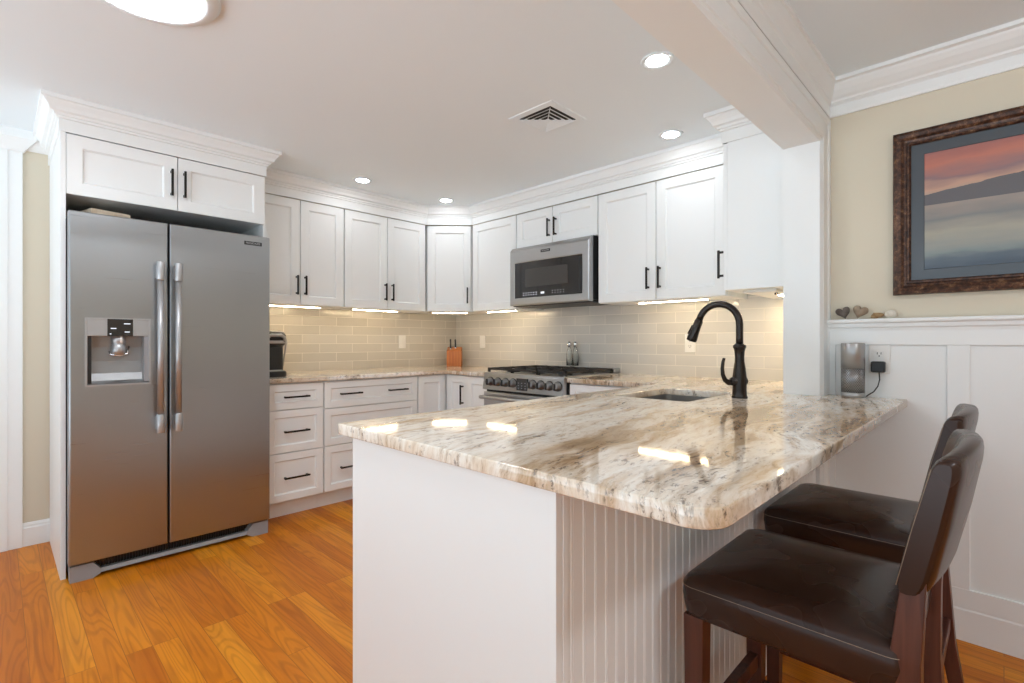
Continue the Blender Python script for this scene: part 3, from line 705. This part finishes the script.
for k in range(6):
    for j in range(2): mb.box(mx + .0042, mx + .0051, 2.640 - k * .026, 2.649 - k * .026, 1.502 + j * .016, 1.507 + j * .016)
mb.box(mx + .0042, mx + .0051, 2.435, 2.470, 1.506, 1.520)
for k in range(5):
    for j in range(2): mb.box(mx + .0042, mx + .0051, 2.355 - k * .026, 2.360 - k * .026, 1.504 + j * .016, 1.508 + j * .016)
obj('lit_icons', mb, ICON, gp)
obj('grip', MB().box(mx + .002, mx + .006, 2.092, 2.116, 1.50, 1.74, .001), BLACK, dr)
obj('top_slope', MB().prism([(mx + .002, mz1 - .001), (mx + .046, mz1 - .001), (mx + .046, 1.880), (mx + .030, 1.880)], my0, my1, 'y'), STEELB, t)
bm_ = obj('badge', MB().box(mx - .002, mx + .001, 2.375, 2.465, 1.812, 1.832), BLACK, dr)
obj('lettering', text_mb('FRIGIDAIRE', .0150, .0006).xf(Matrix.Translation((mx - .0024, 2.42, 1.822)) @ Matrix.Rotation(-PI / 2, 4, 'Z') @ Matrix.Scale(.95, 4, (1, 0, 0))), STEELV, bm_)

# ------------------------------------------------------------------ under-cabinet light strips
def strip(label, loc, rz, ln):
    t = thing('light_strip', label, 'light', loc, rz, 'light strips under the wall cabinets')
    obj('housing', MB().box(-ln / 2 - .01, ln / 2 + .01, 0, .034, -.008, 0), PLASTIC, t, True)
    obj('lens', MB().box(-ln / 2, ln / 2, .013, .022, -.0115, -.0078), UNDERM, t, True)
    return t
strip('warm light strip under the wall cabinet beside the refrigerator', (1.48, YU + .06, ZU - .0005), 0, .44)
strip('warm light strip under the double cabinet left of the corner', (2.17, YU + .06, ZU - .0005), 0, .40)
strip('warm light strip under the diagonal corner cabinet', (2.80, 3.50, ZU - .0005), -PI / 4, .30)
strip('warm light strip under the single cabinet left of the microwave', (XU + .06, 3.03, ZU - .0005), -PI / 2, .34)
strip('warm light strip under the large cabinet right of the microwave', (XU + .06, 1.50, ZU - .0005), -PI / 2, .46)
t = thing('cabinet_light_box', 'flat white light box with a black switch under the end cabinet by the pillar', 'light', (2.88, .88, ZU - .0005))
obj('housing', MB().box(-.20, .28, -.08, .08, -.014, 0, .003), PLASTIC, t, True)
obj('lens', MB().box(.02, .26, -.05, -.02, -.0165, -.0135), UNDERM, t, True)
obj('switch', MB().lathe([(.008, -.024), (.008, -.013)], -.12, -.055, 0, 12), BLACK, t, True)

# ------------------------------------------------------------------ ceiling fittings
def downlight(label, x, y):
    t = thing('recessed_light', label, 'light', (x, y, ZC), 0, 'recessed ceiling lights')
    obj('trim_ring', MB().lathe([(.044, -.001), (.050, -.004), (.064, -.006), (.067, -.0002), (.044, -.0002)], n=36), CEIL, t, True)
    obj('lens', MB().lathe([(.0435, -.0004), (.0435, -.0026), (.0, -.0032)], n=36), LAMPM, t, True)
    return t
d0 = downlight('recessed ceiling light closest to the white beam', 1.916, 1.029)
dup(d0, (2.656, 1.342, ZC), 'recessed ceiling light in front of the large cabinet right of the microwave')
dup(d0, (1.855, 3.320, ZC), 'recessed ceiling light in front of the cabinets between refrigerator and corner')
dup(d0, (2.601, 3.300, ZC), 'recessed ceiling light in front of the diagonal corner cabinet')
t = thing('ceiling_light', 'large round flush ceiling light in front of the refrigerator', 'light', (.339, 2.001, ZC))
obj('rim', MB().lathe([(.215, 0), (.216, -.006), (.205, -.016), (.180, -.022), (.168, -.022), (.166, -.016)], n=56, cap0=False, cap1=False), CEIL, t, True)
obj('lens', MB().lathe([(.167, -.012), (.164, -.022), (.13, -.027), (0, -.030)], n=56), DISCM, t, True)
dup(t, (.95, -1.15, ZD), 'unseen disc light added over the dining side to brighten that wall')  # extra disc out of view behind the camera, added as fill for the dining wall
t = thing('ceiling_vent', 'square louvred white air vent in the kitchen ceiling', 'vent', (2.018, 1.708, ZC))
def sqr(h, z): return [(h, h, z), (-h, h, z), (-h, -h, z), (h, -h, z)]
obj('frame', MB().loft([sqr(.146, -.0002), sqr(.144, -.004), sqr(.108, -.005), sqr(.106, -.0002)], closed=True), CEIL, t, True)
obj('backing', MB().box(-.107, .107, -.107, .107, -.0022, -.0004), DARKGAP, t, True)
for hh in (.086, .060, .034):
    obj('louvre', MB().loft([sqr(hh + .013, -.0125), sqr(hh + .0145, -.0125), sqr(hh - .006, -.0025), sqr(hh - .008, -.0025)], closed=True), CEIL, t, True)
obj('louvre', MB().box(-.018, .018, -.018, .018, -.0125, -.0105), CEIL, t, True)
mb = MB()
for a in (PI / 4, 3 * PI / 4): mb.xf(Matrix.Identity(4)); mb2 = MB().box(-.140, .140, -.002, .002, -.010, -.007).xf(Matrix.Rotation(a, 4, 'Z')); mb.add(mb2.v, mb2.f)
obj('cross_bar', mb, CEIL, t, True)

# ------------------------------------------------------------------ wall plates
def plate(label, loc, rz, kind, name):
    t = thing(name, label, 'outlet' if name == 'wall_outlet' else 'switch', loc, rz, None)
    p = obj('plate', MB().box(-.037, .037, -.006, 0, -.060, .060, .002), PLASTIC, t, True)
    if kind == 'outlet':
        for s in (-1, 1):
            r = obj('receptacle', MB().prism([(x, z + s * .021) for x, z in rrect(.017, .0145, .008, 5)], -.0085, -.0055, 'y'), PLASTIC, p, True)
            m_ = MB()
            for dx in (-.0065, .0065): m_.box(dx - .0012, dx + .0012, -.0092, -.0080, s * .021 - .001, s * .021 + .008)
            m_.lathe([(.0026, -.0092), (.0026, -.0080)], 0, 0, s * .021 - .0075, 10, 'y')
            obj('slot', m_, BLACK, r, True)
    else:
        obj('rocker', MB().box(-.0165, .0165, -.009, -.005, -.033, .033, .0015), PLASTIC, p, True)
    return t
plate('white rocker plate on the back tile between the coffee maker and knife block', (2.592, YW - .0082, 1.147), 0, 'switch', 'wall_switch')
plate('white rocker plate on the right tile between the knife block and the range', (XW - .0082, 3.536, 1.146), -PI / 2, 'switch', 'wall_switch')
plate('white outlet plate on the right tile just behind the faucet spray head', (XW - .0082, 1.492, 1.138), -PI / 2, 'outlet', 'wall_outlet')
plate('white outlet on the dining wainscot with a black charger plugged in', (WX - .0125, .376, 1.075), -PI / 2, 'outlet', 'wall_outlet')

# charger and its cord
cx_ = WX - .0215
t = thing('charger', 'black plug-in charger with cord in the wainscot outlet', 'charger', (cx_, .376, 1.046))
obj('adapter', MB().box(cx_ - .030, cx_ - .0004, .352, .402, 1.020, 1.066, .006), BLACK, t)
obj('cord', MB().tube([(cx_ - .016, .374, 1.021), (cx_ - .016, .372, .99), (cx_ - .017, .378, .962), (cx_ - .02, .392, .938), (cx_ - .026, .412, .922), (cx_ - .022, .416, .9185), (cx_ - .023, .418, .918)], .0024, 8), BLACK, t)
# smart speaker
t = thing('smart_speaker', 'silver cylindrical smart speaker on the granite beside the outlet', 'speaker', (2.534, .458, CT))
obj('base', MB().lathe([(.040, 0), (.043, .003), (.043, .022), (.0425, .022)], n=40), SILVER, t, True)
def mesh_mat():
    m = mat('perforated_metal', (.20, .20, .205), .4, .8); nt = m.node_tree; b = nt.nodes['Principled BSDF']
    tc = N(nt, 'ShaderNodeTexCoord'); sp = N(nt, 'ShaderNodeSeparateXYZ'); L(nt, tc.outputs['Object'], sp.inputs[0])
    w = math_(nt, 'SINE', math_(nt, 'MULTIPLY', sp.outputs['Z'], 560)); a = math_(nt, 'MULTIPLY', math_(nt, 'ARCTAN2', sp.outputs['Y'], sp.outputs['X']), 40)
    d = math_(nt, 'GREATER_THAN', math_(nt, 'MULTIPLY', w, math_(nt, 'SINE', a)), .25)
    L(nt, mixc(nt, d, (.34, .34, .345), (.05, .05, .05)), b.inputs['Base Color']); return m
obj('grille', MB().lathe([(.0425, .022), (.0425, .122)], n=40), mesh_mat(), t, True)
obj('sleeve', MB().lathe([(.043, .122), (.043, .226), (.041, .229), (.036, .229), (.036, .226), (0, .226)], n=40), SILVER, t, True)

# ------------------------------------------------------------------ stones on the chair rail
def blob(name, label, cat, loc, outline, th, m, seed, tilt=0, group='found stones on the chair rail'):
    """pebble with an outline in the y-z plane, rounded in x"""
    n = len(outline); rings = []
    cy = sum(p[0] for p in outline) / n; cz = sum(p[1] for p in outline) / n
    for k in range(9):
        a = -PI / 2 + PI * k / 8; sc = max(.05, math.cos(a)) ** .6
        ring = []
        for y, z in outline:
            q = Vector((th * math.sin(a), cy + (y - cy) * sc, cz + (z - cz) * sc))
            q += mnoise.noise_vector(q * 60 + Vector((seed, 0, 0))) * .0016
            ring.append(tuple(q))
        rings.append(ring)
    mb = MB().loft(rings, smooth=True); mz = min(p[2] for p in mb.v); mb.v = [(x, y, z - mz) for x, y, z in mb.v]
    o = obj(name, mb, m, local=True); o.location = loc; return tag(o, label, cat, group)
def heart(w, h, notch=1.0, n=28):
    pts = []
    for k in range(n):
        a = 2 * PI * k / n
        x = 16 * math.sin(a) ** 3; y = 13 * math.cos(a) - 5 * notch * math.cos(2 * a) - 2 * math.cos(3 * a) - math.cos(4 * a)
        pts.append((x / 32 * w, y / 29 * h))
    return pts
def rot(pts, d): c_, s_ = math.cos(math.radians(d)), math.sin(math.radians(d)); return [(x * c_ - y * s_, x * s_ + y * c_) for x, y in pts]
CRX = XD - .030; ZR = 1.2462
blob('stone', 'dark grey heart-shaped stone, leftmost on the white chair rail', 'stone', (CRX, .503, ZR), rot(heart(.056, .054), -16), .011, speckled('slate_stone', (.07, .055, .045), (.16, .13, .11)), 1)
blob('stone', 'tan heart-shaped stone second from the left on the white chair rail', 'stone', (CRX, .441, ZR), rot(heart(.058, .056), 18), .012, speckled('tan_stone', (.24, .17, .11), (.38, .30, .22)), 2)
blob('stone', 'small flat golden brown stone third along the white chair rail', 'stone', (CRX, .383, ZR), [(x, y * .62) for x, y in rot(heart(.052, .046, .6), 150)], .011, speckled('gold_stone', (.26, .15, .06), (.46, .32, .17), 60), 3)
blob('shell', 'pale cream rounded shell, rightmost on the white chair rail', 'shell', (CRX, .334, ZR), [(.022 * math.cos(2 * PI * k / 20), .017 * math.sin(2 * PI * k / 20)) for k in range(20)], .009, speckled('cream_shell', (.60, .55, .45), (.72, .68, .60), 70), 4)

# ------------------------------------------------------------------ picture
PX = XD - .002; pa, pb, pz0, pz1 = -.62, .329, 1.340, 2.003
t = thing('framed_picture', 'large framed sunset lake print on the beige wall above the chair rail', 'picture', (PX, (pa + pb) / 2, pz0))
def RF(i, x): return [(x, pa + i, pz0 + i), (x, pb - i, pz0 + i), (x, pb - i, pz1 - i), (x, pa + i, pz1 - i)]
obj('frame', MB().loft([RF(0, PX), RF(0, PX - .022), RF(.004, PX - .030), RF(.014, PX - .033), RF(.026, PX - .028), RF(.036, PX - .020), RF(.044, PX - .018), RF(.047, PX - .023), RF(.053, PX - .023), RF(.058, PX - .016), RF(.058, PX)], closed=True), FRAME, t)
mt = obj('mat_board', MB().loft([RF(.057, PX - .002), RF(.057, PX - .010), RF(.098, PX - .010), RF(.100, PX - .007), RF(.100, PX - .002)], closed=True), mat('blue_grey_mat', (.060, .074, .090), .35, coat=.5), t)
obj('print', MB().box(PX - .0065, PX - .003, pa + .099, pb - .099, pz0 + .099, pz1 - .099), art_mat(.10, pz1 - pz0 - .10, .231 - (pa + pb) / 2), t)

# ------------------------------------------------------------------ counter things at the back
# coffee maker, half hidden by the refrigerator
ox, oy = 1.285, 3.575
t = thing('coffee_maker', 'black pod coffee maker with silver rim half hidden behind the refrigerator', 'coffee maker', (ox, oy, CT))
def ccring(hx, hy, z, dy=0, r=.035): return [(p[0], p[1] + dy, z) for p in rrect(hx, hy, r)]
obj('base', MB().loft([ccring(.086, .135, .0), ccring(.088, .137, .006), ccring(.088, .137, .032), ccring(.082, .13, .038)], smooth=False), BLACK, t, True)
obj('tower', MB().loft([ccring(.084, .110, .036, .022), ccring(.084, .110, .20, .022), ccring(.086, .118, .22, .010)]), BLACK, t, True)
hd = obj('head', MB().loft([ccring(.080, .115, .205, .01), ccring(.088, .130, .225, .0), ccring(.090, .132, .270, .0), ccring(.082, .120, .298, .005), ccring(.055, .09, .308, .01, .03)], smooth=True), BLACK, t, True)
obj('rim', MB().loft([ccring(.0915, .1335, .222), ccring(.093, .135, .226), ccring(.093, .135, .238), ccring(.0915, .1335, .242)], closed=True), SILVER, hd, True)
obj('lid_handle', MB().tube([(-.070, -.125, .235), (-.060, -.150, .262), (-.03, -.165, .276), (.03, -.165, .276), (.060, -.150, .262), (.070, -.125, .235)], .011, 10), SILVER, hd, True)
obj('side_trim', MB().tube([(.0895, .10, .30), (.094, .02, .30), (.095, -.06, .275), (.093, -.10, .235), (.091, -.06, .12), (.089, -.02, .02)], .006, 8), SILVER, t, True)
obj('drip_tray', MB().loft([ccring(.062, .022, .038, -.112, .015), ccring(.062, .022, .046, -.112, .015), ccring(.056, .018, .046, -.112, .012)]), SILVER, t, True)

# knife block
kx, ky = 3.055, 3.745
t = thing('knife_block', 'reddish wooden knife block in the corner of the granite worktop', 'knife block', (kx, ky, CT), -PI / 4)
kb = MB().prism([(-.050, 0), (.055, 0), (.055, .135), (.03, .185), (-.050, .150)], -.070, .070, 'x')
obj('block', kb, BLOCKWOOD, t, True, bevel=.004)
obj('slot', MB().box(-.052, -.012, -.0505, -.0490, .02, .10), BLOCKWOOD, t, True) if False else None
for i, (dx, dy, zt0, lab) in enumerate(((-.036, -.012, .163, 'left of two black-handled knives standing in the wooden knife block'), (.008, .006, .172, 'right of two black-handled knives standing in the wooden knife block'))):
    c_, s_ = math.cos(-PI / 4), math.sin(-PI / 4)
    kn = thing('knife', lab, 'knife', (kx + dx * c_ - dy * s_, ky + dx * s_ + dy * c_, CT + zt0), -PI / 4, 'knives in the wooden block')
    obj('bolster', MB().box(-.006, .006, -.011, .011, -.003, .010, .001), BLADE, kn, True)
    obj('handle', MB().loft([[(x, y + z_ * -.15, z_) for x, y in rrect(hx, hy, .005, 3)] for hx, hy, z_ in ((.007, .011, .010), (.008, .0135, .03), (.007, .011, .06), (.008, .013, .088 - i * .012), (.006, .010, .096 - i * .012))], smooth=False), BLACK, kn, True)

# ------------------------------------------------------------------ counter stools (local frame: faces +y, origin on the floor under the seat centre)
def stool(label, loc):
    t = thing('counter_stool', label, 'stool', loc, 0, 'leather counter stools')
    hx, y0_, y1_ = .215, -.205, .200
    hy = (y1_ - y0_) / 2; cy = (y0_ + y1_) / 2
    def sr(i, z, r): return [(p[0], p[1] + cy, z) for p in rrect(hx - i, hy - i, max(r, .004), 6)]
    seat = obj('seat', MB().loft([sr(.010, .530, .02), sr(.003, .534, .028), sr(0, .547, .03), sr(-.004, .580, .03), sr(-.002, .606, .03), sr(.004, .616, .03), sr(.020, .624, .03), sr(.06, .632, .03), sr(.11, .637, .03), sr(.165, .639, .02)], smooth=True), LEATHER, t, True)
    lp = sr(-.0033, .600, .03)
    obj('stitching', MB().tube(lp + lp[:1], .0007, 5), STITCH, seat, True)
    # backrest: bowed, leaning back
    rings = []; nu = 17
    prof = []
    for k in range(20):
        a = 2 * PI * k / 20; cx, sx = math.cos(a), math.sin(a)
        prof.append((abs(cx) ** .55 * math.copysign(1, cx), abs(sx) ** .28 * math.copysign(1, sx)))
    def back_pt(u, py, pz):
        e = 1 - max(0, (abs(u) - .93) / .07) ** 2 * .35
        hz = .122 * (1 - .04 * (abs(u) > .97)); zc = .832 + .010 * (1 - u * u)
        z = zc + pz * hz * (1 if abs(u) < .95 else .985)
        y = -.205 - (z - .71) * .215 - .024 * (1 - u * u) + py * .025 * e * (1 - .15 * max(0, pz))
        return (u * .216, y, z)
    for i in range(nu + 4):
        u = -1 + 2 * (i) / (nu + 3); rings.append([back_pt(u, py, pz) for py, pz in prof])
    br = obj('backrest', MB().loft(rings, smooth=True), LEATHER, t, True)
    for u in (-.99, .99):
        obj('stitching', MB().tube([back_pt(u, .93, z) for z in (-.9, -.5, 0, .5, .9)] , .0009, 5), STITCH, br, True)
    def leg(pts, w): 
        rings = [[(x - w[i], y - w[i], z), (x + w[i], y - w[i], z), (x + w[i], y + w[i], z), (x - w[i], y + w[i], z)] for i, (x, y, z) in enumerate(pts)]
        return MB().loft(rings)
    for s in (-1, 1):
        obj('leg', leg([(s * .190, .172, 0), (s * .190, .172, .535)], (.017, .0225)), STOOLWOOD, t, True, bevel=.002)
        obj('leg', leg([(s * .190, -.255, 0), (s * .190, -.222, .20), (s * .190, -.202, .44), (s * .190, -.204, .60), (s * .190, -.216, .745)], (.018, .020, .0225, .022, .017)), STOOLWOOD, t, True, bevel=.002)
        obj('stretcher', MB().box(s * .190 - .010, s * .190 + .010, -.222, .165, .170, .205, .002), STOOLWOOD, t, True)
    obj('stretcher', MB().box(-.178, .178, .160, .184, .245, .285, .002), STOOLWOOD, t, True)
    obj('stretcher', MB().box(-.178, .178, -.230, -.210, .245, .280, .002), STOOLWOOD, t, True)
    obj('apron', MB().box(-.172, .172, .158, .184, .490, .529), STOOLWOOD, t, True) if False else None
    return t
s0 = stool('dark brown leather counter stool nearest the camera at the peninsula', (1.302, .326, 0))
dup(s0, (1.920, .350, 0), 'dark brown leather counter stool farther along, nearer the paneled wall')
